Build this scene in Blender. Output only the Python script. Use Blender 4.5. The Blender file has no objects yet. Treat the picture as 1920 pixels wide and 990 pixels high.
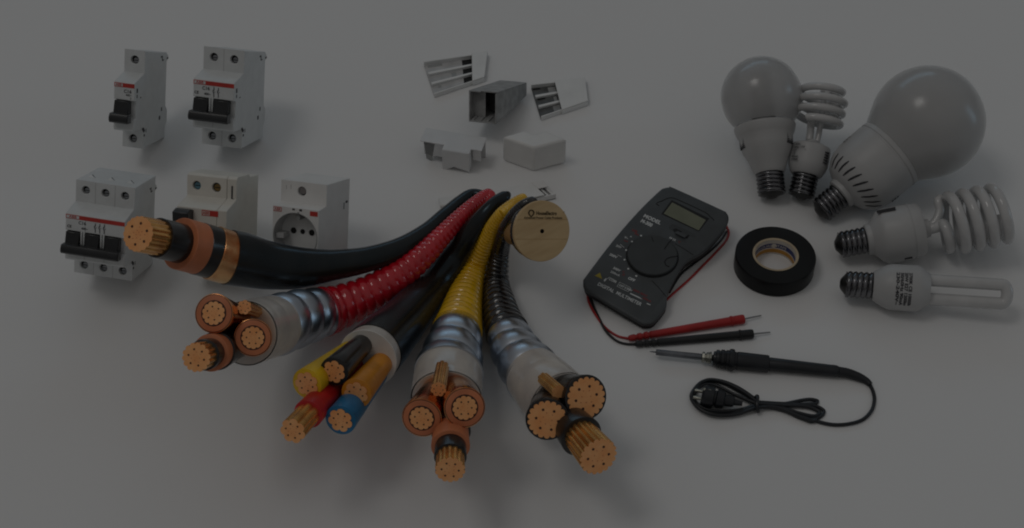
import bpy, math, random
from mathutils import Vector, Matrix
random.seed(7)
sc = bpy.context.scene
PI = math.pi
K = 0.00046            # metres per photograph pixel at the aim point; builders measure in those pixels
# ------------------------------------------------------------------ camera
ELEV = math.radians(46.0)
DIST = 3000.0
X0 = Vector((1, 0, 0))
U0 = Vector((0, math.sin(ELEV), math.cos(ELEV)))
N0 = Vector((0, -math.cos(ELEV), math.sin(ELEV)))
CAM = N0 * DIST
cd = bpy.data.cameras.new('camera'); cam = bpy.data.objects.new('camera', cd)
sc.collection.objects.link(cam)
cd.sensor_fit = 'HORIZONTAL'; cd.sensor_width = 36.0
cd.lens = 36.0 * DIST / 1920.0
cd.clip_start = 0.05; cd.clip_end = 100
cam.matrix_world = Matrix(((1, U0.x*0, N0.x, CAM.x*K), (0, U0.y, N0.y, CAM.y*K), (0, U0.z, N0.z, CAM.z*K), (0, 0, 0, 1)))
sc.camera = cam
# ------------------------------------------------------------------ light and exposure
sc.view_settings.view_transform = 'Standard'; sc.view_settings.look = 'None'
sc.view_settings.exposure = -2.62; sc.view_settings.gamma = 1.0
sc.cycles.filter_width = 2.0
w = bpy.data.worlds.new('World'); sc.world = w; w.use_nodes = True
wn = w.node_tree.nodes; wl = w.node_tree.links
bg = wn['Background']; bg.inputs['Strength'].default_value = 0.86
tc = wn.new('ShaderNodeTexCoord'); sx = wn.new('ShaderNodeSeparateXYZ'); cr = wn.new('ShaderNodeValToRGB')
wl.new(tc.outputs['Generated'], sx.inputs[0]); wl.new(sx.outputs['Z'], cr.inputs[0]); wl.new(cr.outputs[0], bg.inputs['Color'])
cr.color_ramp.elements[0].position = 0.0; cr.color_ramp.elements[0].color = (.43, .42, .41, 1)
cr.color_ramp.elements[1].position = 0.85; cr.color_ramp.elements[1].color = (1, .985, .965, 1)

def area_lamp(name, direction, dist, sx_, sy_, power, col):
    ld = bpy.data.lights.new(name, 'AREA'); ld.shape = 'RECTANGLE'; ld.size = sx_; ld.size_y = sy_
    ld.energy = power; ld.color = col
    o = bpy.data.objects.new(name, ld); sc.collection.objects.link(o)
    d = Vector(direction).normalized(); o.location = d * dist
    o.rotation_euler = d.to_track_quat('Z', 'Y').to_euler()
    return o
area_lamp('key_softbox', (-0.40, -0.04, 0.92), 9.0, 2.5, 2.5, 226, (1, .97, .93))
area_lamp('rear_softbox', (-0.15, 1.0, 0.50), 6.0, 5.0, 1.0, 62, (.46, .76, 1))
area_lamp('side_softbox', (1.0, 0.05, 0.22), 6.0, 1.0, 3.0, 48, (.50, .78, 1))

# ------------------------------------------------------------------ materials
def material(name, col, rough=.5, metal=0.0, var=.08, vscale=60.0, bump=0.0, bscale=200.0, coat=0.0, spec=.5, sheen=0.0, stretch=None, col2=None, trans=0.0, tint=(1, 1, 1), srough=.4, stint=(1, 1, 1)):
    m = bpy.data.materials.new(name); m.use_nodes = True
    nt = m.node_tree; b = nt.nodes['Principled BSDF']
    b.inputs['Roughness'].default_value = rough; b.inputs['Metallic'].default_value = metal
    b.inputs['Coat Weight'].default_value = coat; b.inputs['Coat Roughness'].default_value = .12
    b.inputs['Specular IOR Level'].default_value = spec
    b.inputs['Sheen Weight'].default_value = sheen; b.inputs['Sheen Roughness'].default_value = srough; b.inputs['Specular Tint'].default_value = (*stint, 1); b.inputs['Sheen Tint'].default_value = (*tint, 1)
    b.inputs['Transmission Weight'].default_value = trans
    t = nt.nodes.new('ShaderNodeTexCoord'); mp = nt.nodes.new('ShaderNodeMapping')
    if stretch: mp.inputs['Scale'].default_value = stretch
    nt.links.new(t.outputs['Object'], mp.inputs[0])
    nz = nt.nodes.new('ShaderNodeTexNoise'); nz.inputs['Scale'].default_value = vscale; nz.inputs['Detail'].default_value = 5
    nt.links.new(mp.outputs[0], nz.inputs['Vector'])
    rp = nt.nodes.new('ShaderNodeValToRGB')
    c2 = col2 or tuple(c * (1 - 2*var) for c in col); c1 = col if col2 else tuple(min(1, c * (1 + var)) for c in col)
    rp.color_ramp.elements[0].position = .3; rp.color_ramp.elements[0].color = (*c2, 1)
    rp.color_ramp.elements[1].position = .7; rp.color_ramp.elements[1].color = (*c1, 1)
    nt.links.new(nz.outputs['Fac'], rp.inputs[0]); nt.links.new(rp.outputs[0], b.inputs['Base Color'])
    if bump:
        n2 = nt.nodes.new('ShaderNodeTexNoise'); n2.inputs['Scale'].default_value = bscale; n2.inputs['Detail'].default_value = 4
        nt.links.new(mp.outputs[0], n2.inputs['Vector'])
        bp = nt.nodes.new('ShaderNodeBump'); bp.inputs['Strength'].default_value = bump; bp.inputs['Distance'].default_value = .0008
        nt.links.new(n2.outputs['Fac'], bp.inputs['Height']); nt.links.new(bp.outputs[0], b.inputs['Normal'])
    return m
M = dict(
    sheet=material('white_sheet', (.80, .80, .80), .9, var=.004, vscale=6, spec=.1),
    housing=material('light_plastic', (.65, .67, .675), .45, var=.03, vscale=90, bump=.05),
    cream=material('cream_plastic', (.70, .68, .62), .5, var=.03, vscale=90, bump=.05),
    greyplastic=material('grey_plastic', (.34, .35, .35), .5, var=.05),
    black=material('black_plastic', (.012, .013, .015), .32, var=.2, coat=.2),
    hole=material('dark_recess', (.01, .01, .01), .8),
    screw=material('steel_screw', (.35, .36, .38), .4, 1.0),
    brass=material('brass_screw', (.32, .22, .09), .4, 1.0),
    bluescrew=material('blue_ring', (.10, .22, .28), .5),
    red=material('red_print', (.52, .04, .03), .5, var=.1),
    ink=material('dark_ink', (.035, .035, .04), .7),
    seam=material('seam_grey', (.42, .42, .42), .7),
    white=material('white_plastic', (.76, .76, .75), .45, var=.03, bump=.04),
    whitish=material('off_white_plastic', (.68, .69, .70), .42, var=.03, bump=.04),
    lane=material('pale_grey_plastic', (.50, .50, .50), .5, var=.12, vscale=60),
    duct=material('duct_grey', (.36, .365, .365), .55, var=.15, vscale=120),
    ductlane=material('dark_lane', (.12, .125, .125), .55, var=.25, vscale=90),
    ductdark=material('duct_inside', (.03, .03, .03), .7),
    jacket=material('black_jacket', (.020, .015, .011), .25, var=.25, vscale=30, spec=.5, stint=(.55, .82, 1.0), sheen=.25, tint=(.20, .52, .90), srough=.3, bump=.06, bscale=500),
    corr_black=material('black_corrugated', (.014, .014, .016), .2, var=.2, coat=1.0),
    corr_red=material('red_corrugated', (.62, .008, .024), .2, var=.10, coat=.9),
    corr_yellow=material('yellow_corrugated', (.92, .53, .012), .22, var=.10, coat=.9),
    armor=material('steel_armour', (.60, .65, .72), .33, 1.0, var=.12, vscale=40),
    tape=material('binder_tape', (.66, .60, .53), .30, var=.16, vscale=50, bump=.6, bscale=110, sheen=.2, coat=.4, col2=(.50, .46, .43)),
    filler=material('white_filler', (.76, .74, .70), .6, var=.06),
    coppertape=material('copper_tape', (1.0, .52, .22), .22, 1.0, var=.35, vscale=45, col2=(.55, .15, .045)),
    goldtape=material('brass_tape', (1.0, .70, .36), .26, 1.0, var=.35, vscale=45, col2=(.55, .16, .05)),
    coppwire=material('copper_wire', (1.0, .46, .14), .22, .8, var=.2, vscale=60),
    coppcut=material('cut_copper', (1.0, .51, .215), .40, .1, var=.12, vscale=130, bump=.35, bscale=380, col2=(.94, .40, .14)),
    insul=material('orange_insulation', (.62, .20, .085), .5, var=.10, vscale=60),
    semi=material('black_semiconductor', (.014, .013, .013), .28, var=.2, coat=.2),
    brown=material('brown_edge', (.05, .014, .006), .5),
    cyellow=material('yellow_insulation', (.80, .50, .01), .35, var=.08),
    corange=material('orange_core', (.72, .27, .015), .35, var=.12),
    cblue=material('blue_insulation', (.012, .17, .36), .35, var=.12),
    cred=material('red_insulation', (.55, .012, .015), .35, var=.12),
    wood=material('plywood', (.66, .48, .26), .6, var=.1, vscale=22, stretch=(1, 1, 9), bump=.12, bscale=60, col2=(.53, .36, .18)),
    woodedge=material('plywood_edge', (.45, .27, .11), .7, var=.2),
    brand=material('burnt_print', (.06, .04, .015), .8),
    meter=material('dark_grey_case', (.062, .069, .073), .5, var=.1, bump=.06),
    dial=material('dial_grey', (.044, .049, .051), .5, var=.08),
    groove=material('groove_black', (.008, .008, .009), .7),
    lcd=material('lcd_green', (.17, .18, .125), .35, var=.06),
    wprint=material('white_print', (.62, .64, .64), .6),
    rprint=material('dull_red_print', (.25, .03, .03), .6),
    yprint=material('yellow_print', (.35, .27, .02), .6),
    leadred=material('red_rubber', (.42, .018, .018), .42, var=.12),
    leadblack=material('black_rubber', (.012, .012, .013), .42, var=.2),
    probe=material('steel_probe', (.35, .35, .36), .35, 1.0),
    pvc=material('tape_black', (.008, .009, .010), .30, var=.25, vscale=20, spec=.25),
    card=material('card_core', (.50, .40, .27), .7, var=.1),
    cardwhite=material('card_white', (.62, .58, .52), .6),
    cardblue=material('card_blue', (.02, .035, .16), .5),
    cardorange=material('card_orange', (.50, .24, .03), .5),
    globe=material('frosted_globe', (.70, .70, .70), .22, var=.03, vscale=8, spec=.5, trans=.5, sheen=.8, srough=.3),
    globe_b=material('frosted_globe_pale', (.80, .80, .80), .30, var=.03, vscale=8, spec=.5, trans=.7, coat=.3, sheen=1.0, srough=.3),
    ballast=material('ballast_plastic', (.46, .46, .46), .42, var=.03),
    glass=material('phosphor_tube', (.56, .56, .56), .16, var=.04, coat=.5),
    shell=material('lamp_cap_metal', (.20, .20, .21), .22, 1.0, var=.3, vscale=50),
    tip=material('lamp_cap_black', (.012, .012, .012), .35),
    ironblack=material('iron_black', (.014, .016, .020), .36, var=.2),
    irontube=material('iron_steel', (.20, .21, .23), .32, 1.0, var=.2),
    ironnut=material('iron_nut', (.42, .42, .37), .38, 1.0, var=.2),
)

# ------------------------------------------------------------------ viewing rays and mesh helpers
def ray(px, py): return X0*(px - 960) + U0*(495 - py) - N0*DIST
def on_plane(px, py, z=0.0):
    d = ray(px, py); return CAM + d * ((z - CAM.z) / d.z)
def hit(px, py, p0, n):
    d = ray(px, py); return CAM + d * ((p0 - CAM).dot(n) / d.dot(n))
def resting(px, py, r, lift=0.0):          # centre of a round thing of radius r lying on the sheet, raised by lift
    d = ray(px, py); t = CAM.z / (r - d.z) - lift / DIST
    return CAM + d * t, t
def depth_scale(p): return (CAM - p).dot(N0) / DIST

def spline(pts, n, extra=None):
    """Catmull-Rom through pts, n samples; extra = list of floats interpolated along"""
    P = [Vector(p) for p in pts]; m = len(P)
    L = [0]
    for i in range(m - 1): L.append(L[-1] + max(1e-6, (P[i+1] - P[i]).length))
    out = []; ex = []
    for k in range(n):
        s = L[-1] * k / (n - 1); i = 0
        while i < m - 2 and s > L[i+1]: i += 1
        t = (s - L[i]) / (L[i+1] - L[i])
        def tan(j):
            if j == 0: return (P[1] - P[0]) / (L[1] - L[0])
            if j == m - 1: return (P[-1] - P[-2]) / (L[-1] - L[-2])
            return (P[j+1] - P[j-1]) / (L[j+1] - L[j-1])
        h = L[i+1] - L[i]; m0 = tan(i)*h; m1 = tan(i+1)*h
        t2 = t*t; t3 = t2*t
        out.append(P[i]*(2*t3-3*t2+1) + m0*(t3-2*t2+t) + P[i+1]*(-2*t3+3*t2) + m1*(t3-t2))
        if extra: 
            tt = t
            ex.append(extra[i]*(1-tt) + extra[i+1]*tt)
    return (out, ex) if extra else out

def frames(pts):
    T = []
    for i in range(len(pts)):
        a = pts[max(0, i-1)]; b = pts[min(len(pts)-1, i+1)]
        T.append((b - a).normalized())
    up = Vector((0, 0, 1)) if abs(T[0].z) < .9 else Vector((0, 1, 0))
    u = (up - T[0]*up.dot(T[0])).normalized(); out = []
    for t in T:
        u = (u - t*u.dot(t)).normalized(); out.append((u, t.cross(u), t))
    return out

class MB:
    def __init__(s): s.v = []; s.f = []; s.fm = []; s.mats = []
    def mi(s, m):
        if m not in s.mats: s.mats.append(m)
        return s.mats.index(m)
    def face(s, ids, m): s.f.append(tuple(ids)); s.fm.append(s.mi(m))
    def add(s, p): s.v.append(Vector(p)); return len(s.v) - 1
    def box(s, x0, x1, y0, y1, z0, z1, m):
        i = [s.add((x, y, z)) for x in (x0, x1) for y in (y0, y1) for z in (z0, z1)]
        for q in ((0, 1, 3, 2), (4, 6, 7, 5), (0, 4, 5, 1), (2, 3, 7, 6), (0, 2, 6, 4), (1, 5, 7, 3)): s.face([i[k] for k in q], m)
        return s
    def hexa(s, c, m):       # 8 corners: bottom ring 0-3, top ring 4-7
        i = [s.add(p) for p in c]
        for q in ((3, 2, 1, 0), (4, 5, 6, 7), (0, 1, 5, 4), (1, 2, 6, 5), (2, 3, 7, 6), (3, 0, 4, 7)): s.face([i[k] for k in q], m)
        return s
    def prism(s, A, B, m, skip=(), caps=True):     # two matching outlines
        a = [s.add(p) for p in A]; b = [s.add(p) for p in B]; n = len(a)
        for k in range(n):
            if k not in skip: s.face((a[k], a[(k+1) % n], b[(k+1) % n], b[k]), m)
        if caps: s.face(a[::-1], m); s.face(b, m)
        return s
    def tube(s, pts, rad, m, n=24, cap0=True, cap1=True, ribs=None, flower=None, capm=None, closed_r=None):
        if not isinstance(rad, (list, tuple)): rad = [rad]*len(pts)
        fr = frames(pts); rings = []; ph = 0.0
        for k, (p, r) in enumerate(zip(pts, rad)):
            if k and ribs: ph += (p - pts[k-1]).length / (ribs[1] * max(.5, r))
            u, v, t = fr[k]; ring = []
            for j in range(n):
                a = 2*PI*j/n; rr = r
                if ribs:
                    f = (ph + ribs[2]*j/n) % 1.0
                    rr = r*(1 - ribs[0] + ribs[0]*abs(math.sin(PI*f))**.7)
                if flower: rr = r*(1 - flower[1] + flower[1]*abs(math.cos(flower[0]*a/2))**.6)
                ring.append(s.add(p + u*(rr*math.cos(a)) + v*(rr*math.sin(a))))
            rings.append(ring)
        for k in range(len(rings) - 1):
            for j in range(n):
                s.face((rings[k][j], rings[k][(j+1) % n], rings[k+1][(j+1) % n], rings[k+1][j]), m)
        if cap0: s.face(rings[0][::-1], capm or m)
        if cap1: s.face(rings[-1], capm or m)
        return s
    def lathe(s, prof, m, n=48, rot=None, org=(0, 0, 0), ax='y', cap=True):   # prof: (radius, along)
        org = Vector(org); rings = []
        for r, y in prof:
            ring = []
            for j in range(n):
                a = 2*PI*j/n
                p = Vector((r*math.cos(a), y, -r*math.sin(a))) if ax == 'y' else Vector((r*math.cos(a), r*math.sin(a), y))
                if rot: p = rot @ p
                ring.append(s.add(p + org))
            rings.append(ring)
        for k in range(len(rings)-1):
            for j in range(n): s.face((rings[k][j], rings[k][(j+1) % n], rings[k+1][(j+1) % n], rings[k+1][j]), m)
        if cap: s.face(rings[0][::-1], m); s.face(rings[-1], m)
        return s
    def disc(s, c, r, nrm, m, n=20, thick=.6):
        c = Vector(c); nrm = Vector(nrm).normalized()
        return s.tube([c, c + nrm*thick], r, m, n)
    def text(s, string, size, org, ex, ey, m, align='LEFT', bold=0.0, sx=1.0):
        cu = bpy.data.curves.new('lettering', 'FONT'); cu.body = string; cu.size = size; cu.align_x = align
        cu.align_y = 'CENTER'; cu.offset = bold*size; cu.resolution_u = 3
        ob = bpy.data.objects.new('lettering', cu); sc.collection.objects.link(ob)
        dg = bpy.context.evaluated_depsgraph_get(); me = bpy.data.meshes.new_from_object(ob.evaluated_get(dg))
        org = Vector(org); ex = Vector(ex); ey = Vector(ey)
        base = len(s.v)
        for v in me.vertices: s.v.append(org + ex*(v.co.x*sx) + ey*v.co.y)
        for p in me.polygons: s.face([base + i for i in p.vertices], m)
        bpy.data.objects.remove(ob); bpy.data.meshes.remove(me); bpy.data.curves.remove(cu)
        return s
    def move(s, mat4):
        s.v = [mat4 @ p for p in s.v]; return s

def build_mesh(name, mb, xf, sharp=35, bevel=0.0):
    me = bpy.data.meshes.new(name)
    me.from_pydata([xf(p)*1.0 for p in mb.v], [], mb.f)
    for mt in mb.mats: me.materials.append(mt)
    me.polygons.foreach_set('material_index', mb.fm)
    me.polygons.foreach_set('use_smooth', [True]*len(me.polygons))
    me.update(); me.set_sharp_from_angle(angle=math.radians(sharp))
    o = bpy.data.objects.new(name, me); sc.collection.objects.link(o)
    if bevel:
        bv = o.modifiers.new('bevel', 'BEVEL'); bv.width = bevel*K; bv.segments = 2; bv.limit_method = 'ANGLE'; bv.angle_limit = math.radians(40)
        bv.harden_normals = False
    return o

class Thing:
    def __init__(s, name, label, cat, group=None):
        s.name = name; s.label = label; s.cat = cat; s.group = group; s.parts = []
    def part(s, name, mb, parent=None, bevel=0.0, label=None, sharp=35):
        s.parts.append([name, mb, parent, bevel, label, sharp]); return len(s.parts) - 1
    def _emit(s, fn, scale=1.0):
        allp = [fn(v) for p in s.parts for v in p[1].v]
        xs = [p.x for p in allp]; ys = [p.y for p in allp]; zs = [p.z for p in allp]
        base = Vector(((min(xs)+max(xs))/2, (min(ys)+max(ys))/2, min(zs)))
        e = bpy.data.objects.new(s.name, None); sc.collection.objects.link(e)
        e.empty_display_size = .01; e.location = base*K
        e['label'] = s.label; e['category'] = s.cat
        if s.group: e['group'] = s.group
        obs = []
        for nm, mb, par, bev, lab, shp in s.parts:
            o = build_mesh(nm, mb, lambda p: (fn(p) - base)*K, shp, bev*scale)
            o.parent = e if par is None else obs[par]
            if lab: o['label'] = lab
            obs.append(o)
        s.root = e; return s
    def settle(s, px, py, rot, z=0.0):
        """turn the local frame (x right, y up, z to the viewer), then slide it along its sight line until it touches the sheet"""
        d = ray(px, py); n = (-d).normalized(); r = U0.cross(n).normalized(); u = n.cross(r)
        B = Matrix((r, u, n)).transposed() @ rot
        m = min((B @ v).z for p in s.parts for v in p[1].v)
        t = (z - CAM.z) / (d.z + m)
        s.t = t; s.B = B; s.o = CAM + d*t
        s.fn = lambda v: CAM + d*t + (B @ v)*t
        return s._emit(s.fn, t)
    def world(s): return s._emit(lambda v: v)

def rx(a): return Matrix.Rotation(math.radians(a), 3, 'X')
def ry(a): return Matrix.Rotation(math.radians(a), 3, 'Y')
def rz(a): return Matrix.Rotation(math.radians(a), 3, 'Z')
EX, EY, EZ = Vector((1, 0, 0)), Vector((0, 1, 0)), Vector((0, 0, 1))

# ------------------------------------------------------------------ the sheet everything lies on
mb = MB(); mb.face([mb.add((x, y, 0)) for x, y in ((-9000, -9000), (9000, -9000), (9000, 9000), (-9000, 9000))], M['sheet'])
g = build_mesh('ground', mb, lambda p: p*K); g['kind'] = 'structure'

# ------------------------------------------------------------------ circuit breakers
def plate_holes(mb, x0, x1, y0, y1, z, holes, m, depth=9):
    """front plate at z with one round hole per cell along x"""
    c = len(holes); w_ = (x1 - x0)/c
    for k, (hx, hy, r) in enumerate(holes):
        a0 = x0 + w_*k; a1 = a0 + w_
        ring_plate(mb, a0, a1, y0, y1, z, hx, hy, r, z - depth, r, m, m, 24)

def ring_plate(mb, a0, a1, y0, y1, z, hx, hy, r, zd, rd, m, mw, n):
    ang = [2*PI*j/n for j in range(n)] + [math.atan2(cy - hy, cx - hx) % (2*PI) for cx in (a0, a1) for cy in (y0, y1)]
    ang = sorted(set(round(a, 5) for a in ang)); n = len(ang); outer = []; circ = []; deep = []
    for a in ang:
        dx, dy = math.cos(a), math.sin(a)
        tx = ((a1 - hx) if dx > 0 else (a0 - hx))/dx if abs(dx) > 1e-6 else 1e9
        ty = ((y1 - hy) if dy > 0 else (y0 - hy))/dy if abs(dy) > 1e-6 else 1e9
        t = min(tx, ty)
        outer.append(mb.add((hx + dx*t, hy + dy*t, z))); circ.append(mb.add((hx + dx*r, hy + dy*r, z))); deep.append(mb.add((hx + dx*rd, hy + dy*rd, zd)))
    for j in range(n):
        q = (j+1) % n
        mb.face((outer[j], outer[q], circ[q], circ[j]), m)
        if mw: mb.face((circ[j], circ[q], deep[q], deep[j]), mw)
    return circ, deep

def breaker(label, poles, px, py, W, H, rot, backdrop, topmarks=False, texts=()):
    D = 1.0*H; k = H/180.0; w_ = W*poles
    t = Thing('circuit_breaker', label, 'circuit breaker', 'modular circuit breakers')
    zf, zn = 106*k, 150*k
    prof = [(0, 0), (zf, 0), (zf, 37*k), (zn-3*k, 39*k), (zn, 43*k), (zn, 60*k), (zn-9*k, 62*k), (zn-9*k, 94*k), (zn, 96*k), (zn, 127*k), (zn-2*k, 129*k),
            (zf, 139*k), (zf, 180*k), (50*k, 180*k-backdrop*.55), (0, 180*k-backdrop), (0, 160*k), (-7*k, 157*k), (-7*k, 149*k), (0, 146*k), (0, 62*k), (-9*k, 53*k), (-9*k, 30*k), (0, 20*k)]
    b = MB()
    b.prism([(0, y, z) for z, y in prof], [(w_, y, z) for z, y in prof], M['housing'], skip=(1, 11))
    hr = 7.6*k
    plate_holes(b, 0, w_, 0, 37*k, zf, [(W*(i+.5), 17*k, hr) for i in range(poles)], M['housing'])
    plate_holes(b, 0, w_, 139*k, 180*k, zf, [(W*(i+.5), 162*k, hr) for i in range(poles)], M['housing'])
    t.part('housing', b, bevel=1.2)
    for i in range(poles):
        for y in (17*k, 162*k):
            q = MB(); q.disc((W*(i+.5), y, zf-9.2), hr*1.02, EZ, M['hole'], 20, .8)
            q.disc((W*(i+.5)+.6, y-1.4, zf-8.4), hr*.62, EZ, M['screw'], 16, 3)
            q.box(W*(i+.5)-hr*.5, W*(i+.5)+hr*.6, y-2.2, y-.9, zf-5.5, zf-5.1, M['hole'])
            t.part('terminal_screw', q)
    for i in range(1, poles):
        for y0, y1, z in ((0, 37*k, zf), (44*k, 60*k, zn), (96*k, 127*k, zn), (139*k, 179*k, zf)):
            sm = MB(); sm.box(W*i-.35, W*i+.35, y0, y1, z, z+.25, M['seam']); t.part('seam', sm)
    rb = MB(); rb.box(.5, w_-.5, 119*k, 126.5*k, zn, zn+.5, M['red'])
    t.part('red_band', rb)
    lw = min(w_*.30, 26*k) if poles > 1 else w_*.42
    lg = MB(); lg.box(2*k, lw, 120.2*k, 125.4*k, zn+.5, zn+.8, M['housing'])
    lg.text('ABB', 6.4*k, ((2*k+lw)/2, 122.8*k, zn+1), EX, EY, M['red'], 'CENTER', .02, 1.25 if poles > 1 else .95)
    t.part('logo_plate', lg)
    ink = MB()
    if poles == 1:
        ink.text('C16', 8.5*k, (w_*.48, 112*k, zn+.5), EX, EY, M['ink'], 'LEFT', .02)
        ink.text('400~', 5.5*k, (w_*.58, 105.5*k, zn+.5), EX, EY, M['ink'], 'LEFT', .01)
        ink.text('3', 5.5*k, (w_*.78, 100*k, zn+.5), EX, EY, M['ink'], 'LEFT', .01)
    else:
        ink.text('C16', 8.5*k, (w_*.22, 113*k, zn+.5), EX, EY, M['ink'], 'LEFT', .02)
        ink.text('400~', 6*k, (w_*.27, 103*k, zn+.5), EX, EY, M['ink'], 'LEFT', .02)
        ink.text('CE', 7*k, (w_*.03, 104*k, zn+.5), EX, EY, M['ink'], 'LEFT', .02)
        for i in range(poles):
            x = w_*.50 + i*8.5*k
            for a, c_, y0, y1 in ((0, 1, 111, 116.5), (-1.6, -.4, 107, 112), (-.4, .8, 104.6, 107.4), (0, 1, 99, 104.6)):
                ink.box(x + a*k, x + (c_+.3)*k, y0*k, y1*k, zn+.1, zn+.5, M['ink'])
            ink.box(x + 1.4*k, x + 3.2*k, 108*k, 109*k, zn+.1, zn+.5, M['ink'])
    t.part('printing', ink)
    lv = MB()
    for i in range(poles):
        a0, a1 = W*i + 2*k, W*(i+1) - 9*k
        lv.prism([(a0, y, z) for z, y in ((zn-9*k, 62*k), (zn+9*k, 66*k), (zn+3*k, 95*k), (zn-9*k, 94*k))], [(a1, y, z) for z, y in ((zn-9*k, 62*k), (zn+9*k, 66*k), (zn+3*k, 95*k), (zn-9*k, 94*k))], M['black'])
    bar = [(zn+4*k, 56*k), (zn+20*k, 57*k), (zn+23*k, 61*k), (zn+23*k, 67*k), (zn+19*k, 74*k), (zn+6*k, 74*k)]
    lv.prism([(0, y, z) for z, y in bar], [(w_-3*k, y, z) for z, y in bar], M['black'])
    t.part('toggle', lv, bevel=1.5)
    for i in range(1, poles):
        for x in (W*i-6.3*k, W*i-1.4*k):
            rib = MB(); rib.box(x-1.5*k, x+1.5*k, 70*k, 97*k, zn-9*k, zn+2.5*k, M['housing']); t.part('rib', rib, bevel=.8)
    mk = MB()
    for y0, y1, z0, z1 in ((150, 158, 22, 24.5), (157, 159.5, 22, 30), (150, 152, 16, 22), (109, 117, 136, 141), (100, 106, 137, 140), (97, 99, 120, 124), (55, 62, 18, 22), (40, 47, 26, 32), (22, 26, 98, 103), (28, 35, 92, 94), (150, 153, -6, 1)):
        mk = MB(); mk.box(w_, w_+.4, y0*k, y1*k, z0*k, z1*k, M['ink']); t.part('side_mark', mk)
    mk = MB(); mk.prism([(w_-.2, y*k, z*k) for y, z in ((34, 100), (40, 108), (38, 112), (30, 104))], [(w_+1.2, y*k, z*k) for y, z in ((34, 100), (40, 108), (38, 112), (30, 104))], M['ink'])
    t.part('side_clip', mk)
    if topmarks:
        for i in range(poles):
            tm = MB(); x = W*(i+.5)
            ytop = lambda z: 180*k - (backdrop*.55)*(zf-z)/(zf-50*k) if z > 50*k else 180*k - backdrop*.55
            tm.prism([(x-7*k, ytop(z)+.5, z) for z in (58*k, 60*k)] + [(x+7*k, ytop(78*k)+.5, 78*k)], [(x-7*k, ytop(z)-3, z) for z in (58*k, 60*k)] + [(x+7*k, ytop(78*k)-3, 78*k)], M['hole'])
            tm.prism([(x-8*k, ytop(62*k)+.7, 62*k), (x+4*k, ytop(80*k)+.7, 80*k), (x-7*k, ytop(80*k)+.7, 80*k)], [(x-8*k, ytop(62*k)-2, 62*k), (x+4*k, ytop(80*k)-2, 80*k), (x-7*k, ytop(80*k)-2, 80*k)], M['white'])
            t.part('top_terminal', tm)
    return t.settle(px, py, rot @ Matrix.Identity(3))
BR = rz(-1.5) @ rx(13) @ ry(-22)
breaker('single pole grey circuit breaker with one black toggle, narrowest of the breakers', 1, 272, 253, 38.5, 178, BR, 17)
breaker('two pole grey circuit breaker with two black toggles joined by one bar', 2, 420, 248, 38.5, 178, BR, 17)
breaker('three pole grey circuit breaker behind the bare copper cable end, three terminal screws across', 3, 181, 479, 36.5, 175, rz(-1.5) @ rx(19) @ ry(-22), 3, True)

# residual current device and socket module
def module_rcd():
    t = Thing('residual_current_device', 'cream residual current device with short black toggle, standing behind the thick black cable', 'electrical module', 'modular devices behind the black cable')
    W_, k = 95, .95; zf, zn = 100, 142
    prof = [(0, 0), (zf, 0), (zf, 37), (zn, 40), (zn, 122), (zf+4, 134), (zf, 136), (zf, 172), (zf-6, 176), (44, 174), (38, 168), (0, 166)]
    xa = 76
    b = MB(); b.prism([(0, y, z) for z, y in prof], [(xa, y, z) for z, y in prof], M['cream'], skip=(6,))
    plate_holes(b, 0, xa, 136, 172, zf, [(18, 154, 8), (56, 154, 8.5)], M['cream'], 7)
    t.part('housing', b, bevel=1.2)
    prof2 = prof
    b2 = MB(); b2.prism([(xa+.6, y, z) for z, y in prof2], [(W_, y, z) for z, y in prof2], M['cream']); t.part('side_module', b2, bevel=1.2)
    for x, mname in ((18, 'bluescrew'), (56, 'brass')):
        q = MB(); q.disc((x, 154, zf-7.2), 8.6, EZ, M['hole'], 20, .6); q.disc((x+.5, 153.5, zf-6.6), 6.4, EZ, M[mname], 20, 2.2); q.box(x-4, x+5, 152.6, 154.2, zf-4.4, zf-4.1, M['hole'])
        t.part('terminal_screw', q)
    q = MB(); q.box(xa+9, xa+12, 134, 160, zf, zf+.4, M['ink']); q.box(xa+12, xa+15, 134, 137, zf, zf+.4, M['ink']); t.part('slot_strip', q)
    q = MB(); pf = [(zn-2, 96), (zn+22, 98), (zn+24, 116), (zn+10, 121), (zn-2, 118)]
    q.prism([(2, y, z) for z, y in pf], [(32, y, z) for z, y in pf], M['black']); t.part('toggle', q, bevel=1.5)
    q = MB(); q.box(48, 79, 110, 120, zn, zn+.6, M['red']); q.box(49.5, 63, 111.5, 118.5, zn+.6, zn+.9, M['cream']); q.text('ABB', 8, (56.2, 115, zn+1.2), EX, EY, M['red'], 'CENTER', .02, .85); t.part('logo_plate', q)
    t.settle(392, 482, rz(-1) @ rx(13) @ ry(-24))
module_rcd()

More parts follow.
